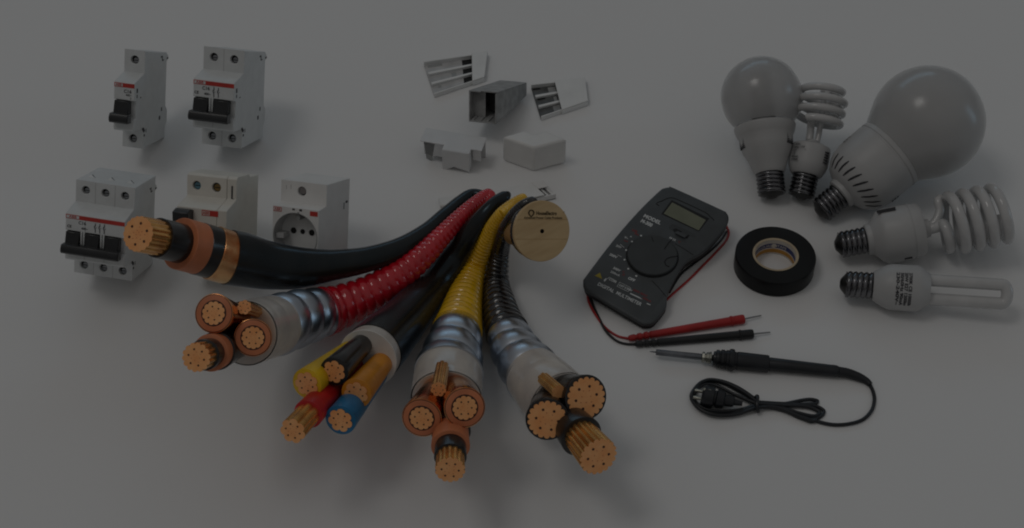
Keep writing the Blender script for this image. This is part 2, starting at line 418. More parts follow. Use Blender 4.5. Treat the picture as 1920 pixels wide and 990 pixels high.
def module_socket():
    t = Thing('socket_module', 'white rail mounted socket with one round recess, partly hidden by the thick black cable', 'electrical module', 'modular devices behind the black cable')
    W_ = 90; zf, zn = 98, 128; H = 164; y0, y1 = 22, 122
    prof = [(0, 0), (zf, 0), (zf, y0-2), (zn, y0), (zn, y1), (zf, y1+3), (zf, H), (0, H-2)]
    b = MB(); b.prism([(0, y, z) for z, y in prof], [(W_, y, z) for z, y in prof], M['white'], skip=(3, 5))
    plate_holes(b, 0, W_, y1+3, H, zf, [(41, 147, 8.5)], M['white'], 8)
    R_, cx, cy = 43, W_/2, 70
    circ, deep = ring_plate(b, 0, W_, y0, y1, zn, cx, cy, R_, zn-30, R_*.97, M['white'], None, 48); n = len(circ)
    t.part('housing', b, bevel=.8)
    w2 = MB(); a = [w2.add(b.v[i]) for i in circ]; d = [w2.add(b.v[i]) for i in deep]
    for j in range(n): w2.face((a[j], a[(j+1) % n], d[(j+1) % n], d[j]), M['lane'])
    w2.face(d, M['white'])
    w2.box(cx-R_*.96, cx-R_*.6, cy-7, cy+2, zn-30, zn-6, M['lane'])
    s = t.part('socket_recess', w2)
    for dx in (-19, 0, 19):
        q = MB(); q.disc((cx+dx*.95, cy+4, zn-30), 5.6 if dx else 4.6, EZ, M['hole'], 16, .8); t.part('pin_hole', q, s)
    q = MB(); q.box(cx-1, cx+5, cy+30, cy+39, zn-30, zn-6, M['greyplastic']); q.box(cx-3, cx+5, cy-39, cy-30, zn-30, zn-6, M['greyplastic']); t.part('earth_clip', q, s)
    rg = MB(); rg.tube([Vector((cx+math.cos(2*PI*j/64)*R_, cy+math.sin(2*PI*j/64)*R_, zn+.3)) for j in range(65)], .8, M['greyplastic'], 6); t.part('recess_rim', rg)
    q = MB(); q.disc((41, 147, zf-8.2), 8.7, EZ, M['hole'], 20, .6); q.disc((40, 147.5, zf-7.6), 6.6, EZ, M['screw'], 20, 2.5); t.part('terminal_screw', q)
    q = MB(); q.box(1, 17, 112, 120, zn, zn+.5, M['red']); q.box(2, 16, 113.2, 118.8, zn+.5, zn+.8, M['white']); q.text('ABB', 6.5, (9, 116, zn+1), EX, EY, M['red'], 'CENTER', .02, 1); t.part('logo_plate', q)
    q = MB(); q.box(73, 88, 111, 119.5, zn, zn+.5, M['red']); t.part('red_label', q)
    q = MB(); q.box(10, 11, 148, 155, zf, zf+.3, M['seam']); q.box(19, 20, 149, 157, zf, zf+.3, M['seam']); q.box(38, 43, 117.5, 120.5, zn, zn+.3, M['ink']); q.box(52, 57, 117, 121, zn, zn+.3, M['ink']); q.box(48, 52, 111, 114.5, zn-3, zn+.4, M['ink']); t.part('printing', q)
    q = MB(); q.box(W_, W_+.5, 118, 122, 8, 16, M['ink']); q.box(W_, W_+.5, 108, 120, 22, 24, M['ink']); t.part('side_clip', q)
    t.settle(569, 484, rz(-1.5) @ rx(13) @ ry(-26))
module_socket()

# ------------------------------------------------------------------ spool
SP_N = Vector((.42, -.09, .90)).normalized()
SPL = 298.0
def make_spool():
    t = Thing('cable_spool', 'small round wooden cable spool with burnt lettering and centre hole, holding the five cables', 'spool')
    zax = SP_N; yax = (EY - zax*zax.y).normalized(); xax = yax.cross(zax)
    rot = Matrix((xax, yax, zax)).transposed()
    hole = 4.2
    fl = MB(); R_ = 57.5
    for j in range(1): pass
    prof = [(hole, -9), (R_-1, -9), (R_, -8), (R_, -1), (R_-1, 0), (hole, 0)]
    fl.lathe(prof, M['wood'], 72, ax='z', cap=False)
    f = t.part('flange', fl)
    ln = MB()
    for y in (22, -15):
        x = math.sqrt(R_**2 - y*y) - 1; ln.box(-x, x, y-.3, y+.3, 0, .25, M['woodedge'])
    t.part('plank_joint', ln, f)
    hb = MB(); hb.lathe([(hole, -8), (hole+.0, -.2)], M['hole'], 24, ax='z', cap=False); hb.disc((0, 0, -8.5), hole*1.02, EZ, M['hole'], 20, .5); t.part('centre_hole', hb, f)
    tx = MB()
    tx.text('HouseElectro', 9.6, (-14, 33.5, .5), EX, EY, M['brand'], 'LEFT', .03, .80); tx.text('®', 4, (42.5, 36, .5), EX, EY, M['brand'])
    tx.text('Advanced Power Cable Products', 6.0, (1, 22.6+2.5, .5), EX, EY, M['brand'], 'CENTER', .02, .98)
    ring = [Vector((-24 + 5.2*math.cos(a), 34.5 + 5.0*math.sin(a), .5)) for a in [math.radians(-50 + 280*j/24) for j in range(25)]]
    tx.tube(ring, 1.3, M['brand'], 6); tx.tube([Vector((-27.5, 31, .5)), Vector((-24, 27, .5)), Vector((-20.5, 31, .5))], 1.2, M['brand'], 6)
    t.part('burnt_lettering', tx, f)
    dr = MB(); dr.lathe([(38, -SPL+8), (38, -9)], M['woodedge'], 48, ax='z'); t.part('drum', dr)
    bk = MB(); bk.lathe([(R_-1, -SPL), (R_, -SPL+1), (R_, -SPL+8), (R_-1, -SPL+9)], M['wood'], 72, ax='z'); t.part('flange', bk)
    t.settle(1016.5, 433.5, rot); return t
spool = make_spool()
def drum_pt(z, ang, rr):      # local spool point -> scene
    a = math.radians(ang); return spool.fn(Vector((rr*math.cos(a), rr*math.sin(a), z)))

# ------------------------------------------------------------------ cables
def cable_path(zl, pts, w_mid, ramp_from, slope, loops=(150, 100), samples=90, rd=39, w_in=None):
    """pts: (px, py, radius) from the spool towards the near end; returns centres and radii in the scene.
    w_mid: lift (towards the viewer) of the middle of the run; from pts[ramp_from] on the end rises with `slope`"""
    P = []; R_ = []
    r0 = pts[0][2]
    p = Vector((0, 0, 0))
    for a in loops:
        q = drum_pt(zl, a, rd + r0); P.append(q); R_.append(r0*spool.t)
    L = [0]
    for a, b in zip(pts[:-1], pts[1:]): L.append(L[-1] + math.hypot(b[0]-a[0], b[1]-a[1]))
    g0, t0 = resting(pts[0][0], pts[0][1], r0)
    top = drum_pt(zl, 88, rd + r0)
    w0 = (t0 - depth_scale(top))*DIST
    Lr = L[-1] - L[ramp_from]
    for (x, y, r), l in zip(pts, L):
        u = min(1.0, l / max(1, L[ramp_from])); s = u*u*(3-2*u)
        w_ = w0*(1-s) + w_mid*s
        if l > L[ramp_from]:
            d = l - L[ramp_from]; w_ += slope*d*d/(2*Lr)
        q, t = resting(x, y, r, w_); P.append(q); R_.append(r*depth_scale(q))
    return P, R_

def layered_core(t, face, axis_dir, start, r, layers, name, lobes, top=None, label=None, taper=.68, dots=True):
    """layers: list (name, material, radius factor, set back from the tip); last = stranded conductor"""
    ids = []; par = None
    ax = (face - start).normalized(); ln = (face - start).length
    for i, (nm, m, rf, back, capm) in enumerate(layers):
        end = face - ax*back; mb_ = MB()
        last = i == len(layers) - 1
        if last:
            k = 6; pts = [start.lerp(end, j/k) for j in range(k+1)]
            rad = [r*rf*(taper + (1-taper)*j/k) for j in range(k+1)]
            mb_.tube(pts, rad, m, n=lobes*6, cap0=False, flower=(lobes, .13 if lobes > 8 else .2), capm=M['coppcut'])
            u, v, w_ = frames([start, end])[0]
            if dots:
                for j in range(6):
                    a = 2*PI*j/6 + .4; mb_.disc(end + (u*math.cos(a) + v*math.sin(a))*r*rf*.56, r*rf*.068, ax, M['brown'], 10, .5)
                for j in range(7):
                    a = 2*PI*j/7 + .1; q = .24 if j % 2 else .36; mb_.disc(end + (u*math.cos(a) + v*math.sin(a))*r*rf*q, r*rf*.028, ax, M['insul'], 8, .4)
        else:
            k = 5; pts = [start.lerp(end, j/k) for j in range(k+1)]
            rad = [r*rf*(taper + (1-taper)*j/k) for j in range(k+1)]
            e = 1.2
            pts += [end + ax*e*.6, end + ax*e]; rad += [r*rf*.995, r*rf*.965]
            mb_.tube(pts, rad, m, n=48, cap0=False, capm=capm or m)
        ids.append(t.part(nm, mb_, ids[0] if ids else None, label=label if i == 0 else None))
    return ids

def cable(label, zl, pts, w_mid, ramp, slope, jacket, jr, cut, loops, armor_cut=None, cores=(), w_name='jacket', ribs=None, drain=None, rd=39):
    """cut: number of the point where the jacket ends; armor_cut: where the armour ends and the binder starts"""
    t = Thing('power_cable', label, 'cable', 'power cables fanning out from the spool')
    P, R_ = cable_path(zl, pts, w_mid, ramp, slope, loops, rd=rd)
    nl = len(loops)
    N_ = 520 if ribs else 160
    S, SR = spline(P, N_, R_)
    # index of the cut points along the samples
    def idx(pt): return min(range(N_), key=lambda i: (S[i] - P[nl + pt]).length)
    ic = idx(cut)
    jm = MB(); jm.tube(S[:ic+1], SR[:ic+1], jacket, n=40 if not ribs else 36, ribs=ribs); t.part(w_name, jm)
    t.S, t.SR, t.idx, t.P, t.nl, t.ic = S, SR, idx, P, nl, ic
    return t

def armoured(t, armor_pt, arm_scale=.97, binder_scale=.93, inner=M['filler']):
    S, SR, idx, ic = t.S, t.SR, t.idx, t.ic
    ia = idx(armor_pt); io = len(S) - 1
    A, AR = spline(S[ic-2:ia+1:3] + [S[ia]], 120, SR[ic-2:ia+1:3] + [SR[ia]])
    am = MB(); am.tube(A, [r*arm_scale for r in AR], M['armor'], n=48, ribs=(.11, .95, 1)); t.part('armour', am)
    B_, BR_ = spline(S[ia-4:io+1:4] + [S[io]], 70, SR[ia-4:io+1:4] + [SR[io]])
    bm = MB(); rr = [r*binder_scale for r in BR_]
    bm.tube(B_, rr, M['tape'], n=48, cap1=False, ribs=(.016, .85, 1))
    ax = (S[io] - S[io-3]).normalized(); R_ = rr[-1]
    fr = frames(B_)[-1]
    # lip turning inwards, then the pale filling set back in the mouth
    bm.tube([S[io]-ax*.5, S[io] + ax*1.5, S[io] + ax*1.0, S[io] - ax*12], [R_*.965, R_*.955, R_*.92, R_*.90], M['tape'], n=48, cap0=False, cap1=False)
    b = t.part('binder_tape', bm)
    fm = MB(); fm.tube([S[io] - ax*14, S[io] - ax*8], R_*.91, inner, n=48); t.part('filler', fm)
    t.C = S[io]; t.ax = ax; t.R = R_
    return t

def face_at(t, px, py, L):
    return hit(px, py, t.C + t.ax*L, t.ax)
def root_of(t, face, r):
    o = face - t.C; o = o - t.ax*o.dot(t.ax)
    lim = max(2, t.R*.88 - r*.70)
    if o.length > lim: o = o.normalized()*lim
    g_ = (N0 - t.ax*N0.dot(t.ax)).normalized(); o = o - g_*t.R*.16
    return t.C - t.ax*9 + o

SCREENED = lambda: [('copper_screen', M['coppertape'], 1.0, 0, M['brown']), ('insulation', M['insul'], .93, -.9, M['insul']), ('conductor_screen', M['brown'], .66, -1.8, None), ('conductor', M['coppwire'], .60, -3.2, None)]
STEPPED = lambda c: [('outer_screen', M['semi'], 1.0, c[0], None), ('insulation', M['insul'], .96, c[1], None), ('conductor_screen', M['semi'], .80, c[2], None), ('conductor', M['coppwire'], .74, 0, None)]

# --- thick black cable, bare copper end in front of the three pole breaker
t = cable('thickest smooth black cable, its copper end reaching across the breakers at left', -266,
          [(884, 364, 10), (862, 380, 13), (835, 405, 16), (800, 436, 18), (750, 466, 21), (690, 486, 24), (625, 497, 29), (555, 502, 40), (500, 497, 46), (455, 487, 51), (426, 482, 52.5), (398, 473.5, 53.5), (370, 465.5, 54), (337, 456.5, 54.5), (297, 446, 55), (259, 438.5, 55.5)],
          118, 7, 1.55, M['jacket'], 52, 10, (150, 105))
S, SR, idx = t.S, t.SR, t.idx
ci = [idx(k) for k in (10, 11, 12, 13, 14, 15)]
def seg(a, b, f0, f1): 
    pts = S[a-2:b+1]; rad = [SR[a-2+j]*(f0 + (f1-f0)*j/max(1, b+1-a)) for j in range(len(pts))]
    return pts, rad
for nm, a, b, f, m in (('copper_tape', 0, 1, .965, 'goldtape'), ('outer_screen', 1, 2, .925, 'semi'), ('insulation', 2, 3, .91, 'insul'), ('conductor_screen', 3, 4, .69, 'semi')):
    pts, rad = seg(ci[a], ci[b], f, f); ax = (pts[-1] - pts[-2]).normalized()
    pts = pts + [pts[-1] + ax*1.0]; rad = rad + [rad[-1]*.975]
    q = MB(); q.tube(pts, rad, M[m], n=56); t.part(nm, q)
pts, rad = seg(ci[4], ci[5], .625, .615); q = MB(); q.tube(pts, rad, M['coppwire'], n=126, flower=(18, .09), capm=M['coppcut'])
ax = (pts[-1] - pts[-2]).normalized(); u, v, _ = frames(pts)[-1]; rr = rad[-1]
for j in range(6):
    a = 2*PI*j/6 + .3; q.disc(pts[-1] + (u*math.cos(a) + v*math.sin(a))*rr*.60, rr*.075, ax, M['brown'], 12, .6)
for j in range(11):
    a = 2.4*j; s_ = .1 + .035*j; q.disc(pts[-1] + (u*math.cos(a) + v*math.sin(a))*rr*s_, rr*.03, ax, M['insul'], 8, .4)
t.part('conductor', q)
t.world()

# --- red armoured cable
t = cable('red corrugated cable with steel armour end, showing three copper screened cores', -222,
          [(916, 364, 11), (900, 374, 13), (865, 405, 16), (830, 441, 19.5), (790, 482, 25), (740, 522, 31), (680, 557, 38), (632, 577, 44), (606, 585, 49), (576, 592, 55), (512, 611, 62), (485, 618, 65), (462, 625, 66)],
          28, 7, 2.1, M['corr_red'], 45, 8, (150, 105), ribs=(.105, .53, 1))
armoured(t, 10)
for px, py, L, r, kind in ((401.6, 587.5, 108, 37.5, 0), (474.5, 633, 84, 35.5, 0), (368, 670, 192, 38, 1)):
    f = face_at(t, px, py, L); r *= depth_scale(f)
    if kind == 0: layered_core(t, f, None, root_of(t, f, r), r, SCREENED(), 'core', 12)
    else: layered_core(t, f, None, root_of(t, f, r), r, STEPPED((88, 62, 34)), 'core', 14, label='stripped core with bare copper strands')
f = face_at(t, 458, 576, 72); layered_core(t, f, None, t.C - t.ax*6 + (f - t.C - t.ax*72)*.7, 14*depth_scale(f), [('bare_drain_wire', M['coppwire'], 1, 0, None)], 'drain', 7, taper=.9, dots=True)
t.world()

# --- smooth black cable with five coloured cores
t = cable('smooth black cable opening into yellow, black, orange, red and blue cores', -160,
          [(948, 368, 11), (930, 380, 13), (908, 404, 16), (880, 440, 20), (850, 484, 25), (815, 532, 32), (780, 573, 40), (748, 610, 47), (718, 641, 54), (700, 660, 57), (690, 671, 58)],
          8, 5, .8, M['jacket'], 57, 9, (150, 105))
S, SR = t.S, t.SR; io = len(S)-1
ax = (S[io] - S[io-3]).normalized(); R_ = SR[io]
q = MB(); pts = S[t.ic-2:] ; q.tube(pts, [r*(.955 + .04*j/max(1, len(pts)-1)) for j, r in enumerate(SR[t.ic-2:])], M['tape'], n=48, cap1=False)
q.tube([S[io]-ax*.3, S[io]+ax*1.5, S[io]+ax, S[io]-ax*26], [R_*.995, R_*.985, R_*.95, R_*.92], M['filler'], n=48, cap0=False, cap1=False)
t.part('binder_tape', q); q = MB(); q.tube([S[io]-ax*28, S[io]-ax*24], R_*.93, M['filler'], n=48); t.part('filler', q)
t.C = S[io]; t.ax = ax; t.R = R_
for px, py, L, r, mname, bare in ((576, 719, 158, 30, 'cyellow', 0), (627, 696, 128, 28, 'semi', 0), (668.5, 737, 128, 29.5, 'corange', 0), (639, 787, 178, 30, 'cblue', 0), (549, 808, 262, 29, 'cred', 62)):
    f = face_at(t, px, py, L); r *= depth_scale(f); st = root_of(t, f, r) - t.ax*12
    lay = [('coloured_insulation', M[mname], 1.0, bare, None), ('conductor', M['coppwire'], .80 if not bare else .88, -2.5 if not bare else 0, None)]
    layered_core(t, f, None, st, r, lay, 'core', 7, taper=.72, label={'cyellow': 'yellow core', 'semi': 'black core', 'corange': 'orange core', 'cblue': 'blue core', 'cred': 'red core with bare strands'}[mname])
t.world()

# --- yellow armoured cable
t = cable('yellow corrugated cable with steel armour end pointing straight down the picture', -92,
          [(980, 372, 10), (962, 383, 11.5), (938, 405, 13.5), (909, 456, 18), (893, 492, 22.5), (880, 530, 28), (869, 568, 36), (862, 600, 43), (857, 622, 49), (847, 668, 61), (841, 701, 69), (838, 728, 71.5), (837, 746, 72)],
          0, 5, 0.30, M['corr_yellow'], 43, 8, (150, 105), ribs=(.115, .44, 1))
armoured(t, 10)
for px, py, L, r, kind in ((791, 783, 122, 38, 0), (871, 764, 122, 39, 0), (844, 881, 222, 39, 1)):
    f = face_at(t, px, py, L); r *= depth_scale(f)
    if kind == 0: layered_core(t, f, None, root_of(t, f, r), r, SCREENED(), 'core', 12)
    else: layered_core(t, f, None, root_of(t, f, r), r, STEPPED((102, 62, 34)), 'core', 14, label='stripped core with bare copper strands')
f = face_at(t, 822, 730, 82); layered_core(t, f, None, t.C - t.ax*6 + (f - t.C - t.ax*82)*.7, 15*depth_scale(f), [('bare_drain_wire', M['coppwire'], 1, 0, None)], 'drain', 7, taper=.9)
t.world()

# --- black armoured cable beside the spool flange
t = cable('black corrugated cable with steel armour end, rightmost, with large black cores', -26,
          [(1000, 376, 8), (982, 383, 9.5), (964, 402, 12), (947, 436, 15), (937, 480, 18), (931, 530, 25), (937, 575, 33), (944, 604, 38), (953, 626, 43), (968, 660, 50), (1001, 703, 60), (1025, 729, 67), (1049, 754, 70)],
          0, 5, 0.33, M['corr_black'], 39, 8, (360, 320, 280, 240, 200, 150, 105), ribs=(.13, .50, 1))
armoured(t, 10)
BLACKC = [('outer_screen', M['semi'], 1.0, 0, None), ('conductor', M['coppwire'], .92, -2.5, None)]
for px, py, L, r, bare in ((1026, 786, 78, 41, 0), (1098, 745, 78, 43, 0), (1122, 856, 188, 42, 66)):
    f = face_at(t, px, py, L); r *= depth_scale(f)
    lay = [('outer_screen', M['semi'], 1.0, bare, None), ('conductor', M['coppwire'], .91, -2.5 if not bare else 0, None)]
    layered_core(t, f, None, root_of(t, f, r), r, lay, 'core', 18, label='core stripped to long bare strands' if bare else None)
f = face_at(t, 1047, 735, 56); layered_core(t, f, None, t.C - t.ax*6 + (f - t.C - t.ax*56)*.8, 14*depth_scale(f), [('bare_drain_wire', M['coppwire'], 1, 0, None)], 'drain', 7, taper=.9, dots=False)
t.world()

# ------------------------------------------------------------------ trunking
def quadmap(A, B, C, D):    # A far-left, B near-left, C far-right, D near-right pixels on the sheet
    a, b, c, d = (on_plane(*p) for p in (A, B, C, D))
    return lambda u, v, h: a*(1-u)*(1-v) + b*(1-u)*v + c*u*(1-v) + d*u*v + Vector((0, 0, h))
def qbox(mb, f, u0, u1, v0, v1, h0, h1, m):
    return mb.hexa([f(u0, v0, h0), f(u0, v1, h0), f(u1, v1, h0), f(u1, v0, h0), f(u0, v0, h1), f(u0, v1, h1), f(u1, v1, h1), f(u1, v0, h1)], m)
def open_trunk(label, f, lid_from, lane, slots, h=11):
    t = Thing('cable_trunking', label, 'cable trunking', 'cable trunking pieces')
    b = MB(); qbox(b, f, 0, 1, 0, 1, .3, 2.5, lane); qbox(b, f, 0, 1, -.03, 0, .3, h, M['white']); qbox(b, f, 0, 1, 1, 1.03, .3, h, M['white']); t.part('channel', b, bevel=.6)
    for v in (.33, .66):
        q = MB(); qbox(q, f, 0.02, .99, v-.035, v+.035, 2.4, h-3, M['white']); t.part('divider', q, bevel=.6)
    if slots:
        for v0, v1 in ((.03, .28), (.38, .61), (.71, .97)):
            q = MB(); qbox(q, f, .60, .99, v0, v1, 2.5, 3.2, M['hole']); t.part('slot_strip', q)  # flat black plates laid on the lane floor near the lid, nothing cut through
    if slots:
        for v0, v1, u0, u1 in ((.03, .10, .05, .28), (.42, .55, .40, .48), (.74, .80, .12, .18)):
            q = MB(); qbox(q, f, u0, u1, v0, v1, 2.5, 3, M['greyplastic']); t.part('slot_strip', q)
    else:
        for v0, v1, u0, u1 in ((.02, .08, .02, .16), (.36, .42, .05, .2), (.40, .58, .36, .42), (.72, .95, .30, .44), (.05, .28, .3, .44)):
            q = MB(); qbox(q, f, u0, u1, v0, v1, 2.5, 3, M['hole'] if v0 < .4 and u0 < .1 else M['duct']); t.part('slot_strip', q)
    l = MB(); qbox(l, f, lid_from, 1.01, -.05, 1.05, h+.2, h+2.6, M['white']); qbox(l, f, lid_from, 1.01, 1.035, 1.065, .4, h+.1, M['white']); qbox(l, f, lid_from, 1.01, -.065, -.035, .4, h+.1, M['white']); t.part('lid', l, bevel=1)
    t.world()
open_trunk('white trunking with black strips between its ribs and a short lid at its right end', quadmap((795, 124), (814, 182), (913, 107), (908, 151)), .76, M['lane'], True)
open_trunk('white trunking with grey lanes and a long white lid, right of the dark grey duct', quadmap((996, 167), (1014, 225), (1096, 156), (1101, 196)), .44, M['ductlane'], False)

t = Thing('cable_duct', 'dark grey square cable duct with its open end facing front', 'cable trunking', 'cable trunking pieces')
b = MB(); Wd, Hd, Ld, th = 56, 60, 150, 2.5
for x0, x1, y0, y1 in ((0, Wd, 0, th), (0, th, th, Hd-th), (Wd-th, Wd, th, Hd-th)): b.box(x0, x1, y0, y1, -Ld, 0, M['duct'])
b.box(0, Wd*.42, Hd-th, Hd, -Ld, 0, M['duct']); b.box(Wd*.44, Wd, Hd-th+.4, Hd+.4, -Ld, -6, M['duct'])
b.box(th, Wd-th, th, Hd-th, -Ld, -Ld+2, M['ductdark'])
t.part('duct_body', b, bevel=.6)
b = MB(); b.box(th, Wd*.45, th, Hd-th, -22, -20, M['duct']); t.part('inner_partition', b)
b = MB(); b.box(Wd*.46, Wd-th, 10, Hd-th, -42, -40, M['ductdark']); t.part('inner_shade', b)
for i in range(3):
    b = MB(); b.box(6+i*15, 10+i*15, th, th+3, -24, -1, M['duct']); t.part('inner_rib', b)
for p_ in t.parts:
    for v in p_[1].v:
        u = -v.z/Ld; v.y = v.y*(1-u) + (26 + v.y*.42)*u
t.settle(879, 228, rx(13) @ ry(-24))

# tee cover
t = Thing('trunking_tee', 'white tee cover for trunking with open ends and a short branch', 'trunking fitting', 'cable trunking pieces')
def gxf(px, py, yaw):
    o = on_plane(px, py); s = depth_scale(o); a = math.radians(yaw)
    ex = Vector((math.cos(a), math.sin(a), 0)); ey = Vector((-math.sin(a), math.cos(a), 0))
    return lambda x, y, z: o + (ex*x + ey*y + Vector((0, 0, z)))*s
f = gxf(846, 308, -14)
def fbox(mb, f, x0, x1, y0, y1, z0, z1, m):
    return mb.hexa([f(x0, y0, z0), f(x1, y0, z0), f(x1, y1, z0), f(x0, y1, z0), f(x0, y0, z1), f(x1, y0, z1), f(x1, y1, z1), f(x0, y1, z1)], m)
b = MB()
fbox(b, f, -58, 60, -2, 36, 46, 48.5, M['whitish']); fbox(b, f, -52, 58, 33.5, 36, 0.2, 46, M['whitish'])
fbox(b, f, -52, -12, 0, 2.5, 14, 46, M['whitish']); fbox(b, f, 42, 58, 0, 2.5, 20, 46, M['whitish'])
t.part('main_channel', b, bevel=.8)
b = MB(); b.prism([f(-12, -14, 48.4), f(40, -14, 48.4), f(40, .0, 48.4), f(-12, .0, 48.4)], [f(-12, -14, 46), f(40, -14, 46), f(40, .0, 46), f(-12, .0, 46)], M['whitish'])
b.prism([f(-12, -16.5, 48.4), f(40, -16.5, 48.4), f(40, -16.5, 3), f(10, -16.5, 10), f(-4, -16.5, .2), f(-12, -16.5, .2)], [f(-12, -14.1, 48.4), f(40, -14.1, 48.4), f(40, -14.1, 3), f(10, -14.1, 10), f(-4, -14.1, .2), f(-12, -14.1, .2)], M['whitish'])
fbox(b, f, -12, -9.5, -14, 0, 6, 46, M['whitish']); fbox(b, f, 37.5, 40, -14, 0, 6, 46, M['whitish'])
t.part('branch', b, bevel=.8)
b = MB(); b.prism([f(-52, 0, 46), f(-52, 2.5, 46), f(-44, 2.5, 4), f(-48, 0, 4)], [f(-30, 0, 46), f(-30, 2.5, 46), f(-38, 2.5, 0.3), f(-38, 0, 0.3)], M['greyplastic']); t.part('end_leg', b)
t.world()

# corner cover
t = Thing('trunking_corner', 'white closed corner cover for trunking, right of the tee cover', 'trunking fitting', 'cable trunking pieces')
hh = 64
pl = [(1001, 277), (1063, 261), (1022, 244), (1002, 251), (983, 244), (942, 256)]
tp = [on_plane(x, y, hh) for x, y in pl]
b = MB(); b.prism([Vector((p.x, p.y, .3)) for p in tp], tp, M['white']); t.part('cover', b, bevel=4.5)
t.world()

# piece behind the spool
f = quadmap((905, 376), (935, 396), (1019, 350), (1042, 373))
t = Thing('cable_trunking', 'slotted white trunking lying half hidden behind the wooden spool', 'cable trunking', 'cable trunking pieces')
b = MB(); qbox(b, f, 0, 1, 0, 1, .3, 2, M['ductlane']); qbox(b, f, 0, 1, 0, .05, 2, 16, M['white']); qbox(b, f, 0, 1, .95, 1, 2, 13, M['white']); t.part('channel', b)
b = MB(); qbox(b, f, 0, .80, -.02, 1.02, 16.2, 18.5, M['white']); qbox(b, f, .80, .99, -.02, .50, 16.2, 18.5, M['white']); t.part('lid', b, bevel=1)
for u in (.66, .76, .86, .94):
    q = MB(); qbox(q, f, u, u+.03, .1, .94, 2, 12, M['white']); t.part('finger', q)
t.world()
f = quadmap((822, 376), (826, 392), (856, 372), (860, 388))
t = Thing('trunking_end', 'tiny white trunking end with a dark hole, left behind the spool', 'trunking fitting', 'cable trunking pieces')
b = MB(); qbox(b, f, 0, 1, 0, 1, .3, 9, M['white']); t.part('body', b, bevel=2)
b = MB(); qbox(b, f, .2, .42, 1.0, 1.03, 2, 7, M['hole']); t.part('opening', b); t.world()

# ------------------------------------------------------------------ bulbs
def thread(t, r, y0, y1, tip_r, turns=5):
    n = turns*14; pts = [Vector((0, y0 + (y1-y0)*j/n, 0)) for j in range(n+1)]
    q = MB(); q.tube(pts, [r]*(n+1), M['shell'], n=40, ribs=(.13, (y1-y0)/turns/r, 1)); t.part('screw_cap', q)
    q = MB(); q.lathe([(tip_r*.45, -1), (tip_r*.7, 0), (tip_r, 3), (r*.80, y0-1), (r*.86, y0+1)], M['tip'], 32); t.part('contact', q)
def sphere_prof(R_, yc, r0, n=26, neck=None):
    a0 = math.asin(r0/R_); out = []
    if neck:      # straight neck running tangent into the ball
        d = math.hypot(neck[0], yc - neck[1]); a0 = math.atan2(neck[0], yc - neck[1]) + math.acos(R_/d); out.append(neck)
    for j in range(n+1):
        a = (PI - a0)*(1 - j/n); out.append((max(.3, R_*math.sin(a)), yc + R_*math.cos(a)))
    return out
def vents(t, pts, r_of, nlen, nw, name='vent_slot'):
    pass
def slat(mb, ang, stations, wid, slant, m):      # thin slot lying on a surface of revolution
    top_ = []; bot = []
    L_ = []; R2 = []
    for i, (r, y) in enumerate(stations):
        a = math.radians(ang + slant*i/(len(stations)-1)); h = wid/r/2*(1 if 0 < i < len(stations)-1 else .45)
        for s_, dst in ((-1, L_), (1, R2)):
            aa = a + s_*h; dst.append(Vector(((r+.5)*math.sin(aa), y-.3, (r+.5)*math.cos(aa))))
    for i in range(len(stations)-1):
        mb.face([mb.add(L_[i]), mb.add(R2[i]), mb.add(R2[i+1]), mb.add(L_[i+1])], m)

# small globe lamp
t = Thing('globe_bulb', 'medium round frosted globe bulb with flared collar, standing base down at left', 'light bulb', 'energy saving light bulbs')
thread(t, 26.5, 8, 47, 12)
q = MB(); q.lathe([(27, 47), (28.5, 49), (30, 52), (39, 76), (46, 90), (50, 104), (51, 118), (53, 121), (56, 128), (58, 135), (58, 139), (56.5, 140), (50, 140)], M['ballast'], 64); t.part('ballast', q)
q = MB()
for i in range(7): 
    for sgn in (-66, 66): 
        y = 96 + i*3.3; q.prism([Vector((50.9*math.sin(math.radians(a)), y+dy, 50.9*math.cos(math.radians(a)))) for a, dy in ((sgn-14, 0), (sgn+10, 0), (sgn+10, 1.6), (sgn-14, 1.6))], [Vector((46*math.sin(math.radians(a)), y+dy, 46*math.cos(math.radians(a)))) for a, dy in ((sgn-14, 0), (sgn+10, 0), (sgn+10, 1.6), (sgn-14, 1.6))], M['ink'])
t.part('vent_slots', q)
q = MB(); pr = sphere_prof(77.5, 199, 54); q.lathe(pr + [(max(.2, r_*.97), 199 + (y_-199)*.97) for r_, y_ in pr[::-1]], M['globe_b'], 72, cap=False); t.part('glass_globe', q)
q = MB(); q.lathe([(30, 138), (30, 142), (22, 146), (20, 235), (16, 246), (2, 250)], M['lane'], 32); t.part('inner_tube', q)
t.settle(1448, 371, rz(6) @ rx(-14))

# small spiral lamp
def helix(R_, y0, y1, turns, ph0, n=160, shrink=None):
    return [Vector(((shrink(k/n) if shrink else 1)*R_*math.cos(ph0 + 2*PI*turns*k/n), y0 + (y1-y0)*k/n, -(shrink(k/n) if shrink else 1)*R_*math.sin(ph0 + 2*PI*turns*k/n))) for k in range(n+1)]
t = Thing('spiral_bulb', 'small spiral bulb standing between the two globe bulbs', 'light bulb', 'energy saving light bulbs')
thread(t, 25, 7, 46, 12)
q = MB(); q.lathe([(27, 46), (31, 50), (36, 62), (37, 68), (37, 96), (35, 103), (26, 107), (14, 109), (13, 114), (8, 115)], M['ballast'], 56); t.part('ballast', q)
q = MB()
for i in range(7): q.text(['230V~', '50Hz 11W', 'E27', 'CE', '80mA', '2700K', ''][i], 6.5, (-33, 95 - i*6, 24 + i*.0), Vector((.72, 0, .70)), EY, M['ink'], 'LEFT', .02)
for i in range(5):
    q.box(26, 34, 70+i*5, 72+i*5, 14, 27, M['ink'])
t.part('printing', q)
hx = helix(43, 148, 222, 3.6, -2.0, 180, lambda u: 1 - .28*max(0, u-.75)/.25)
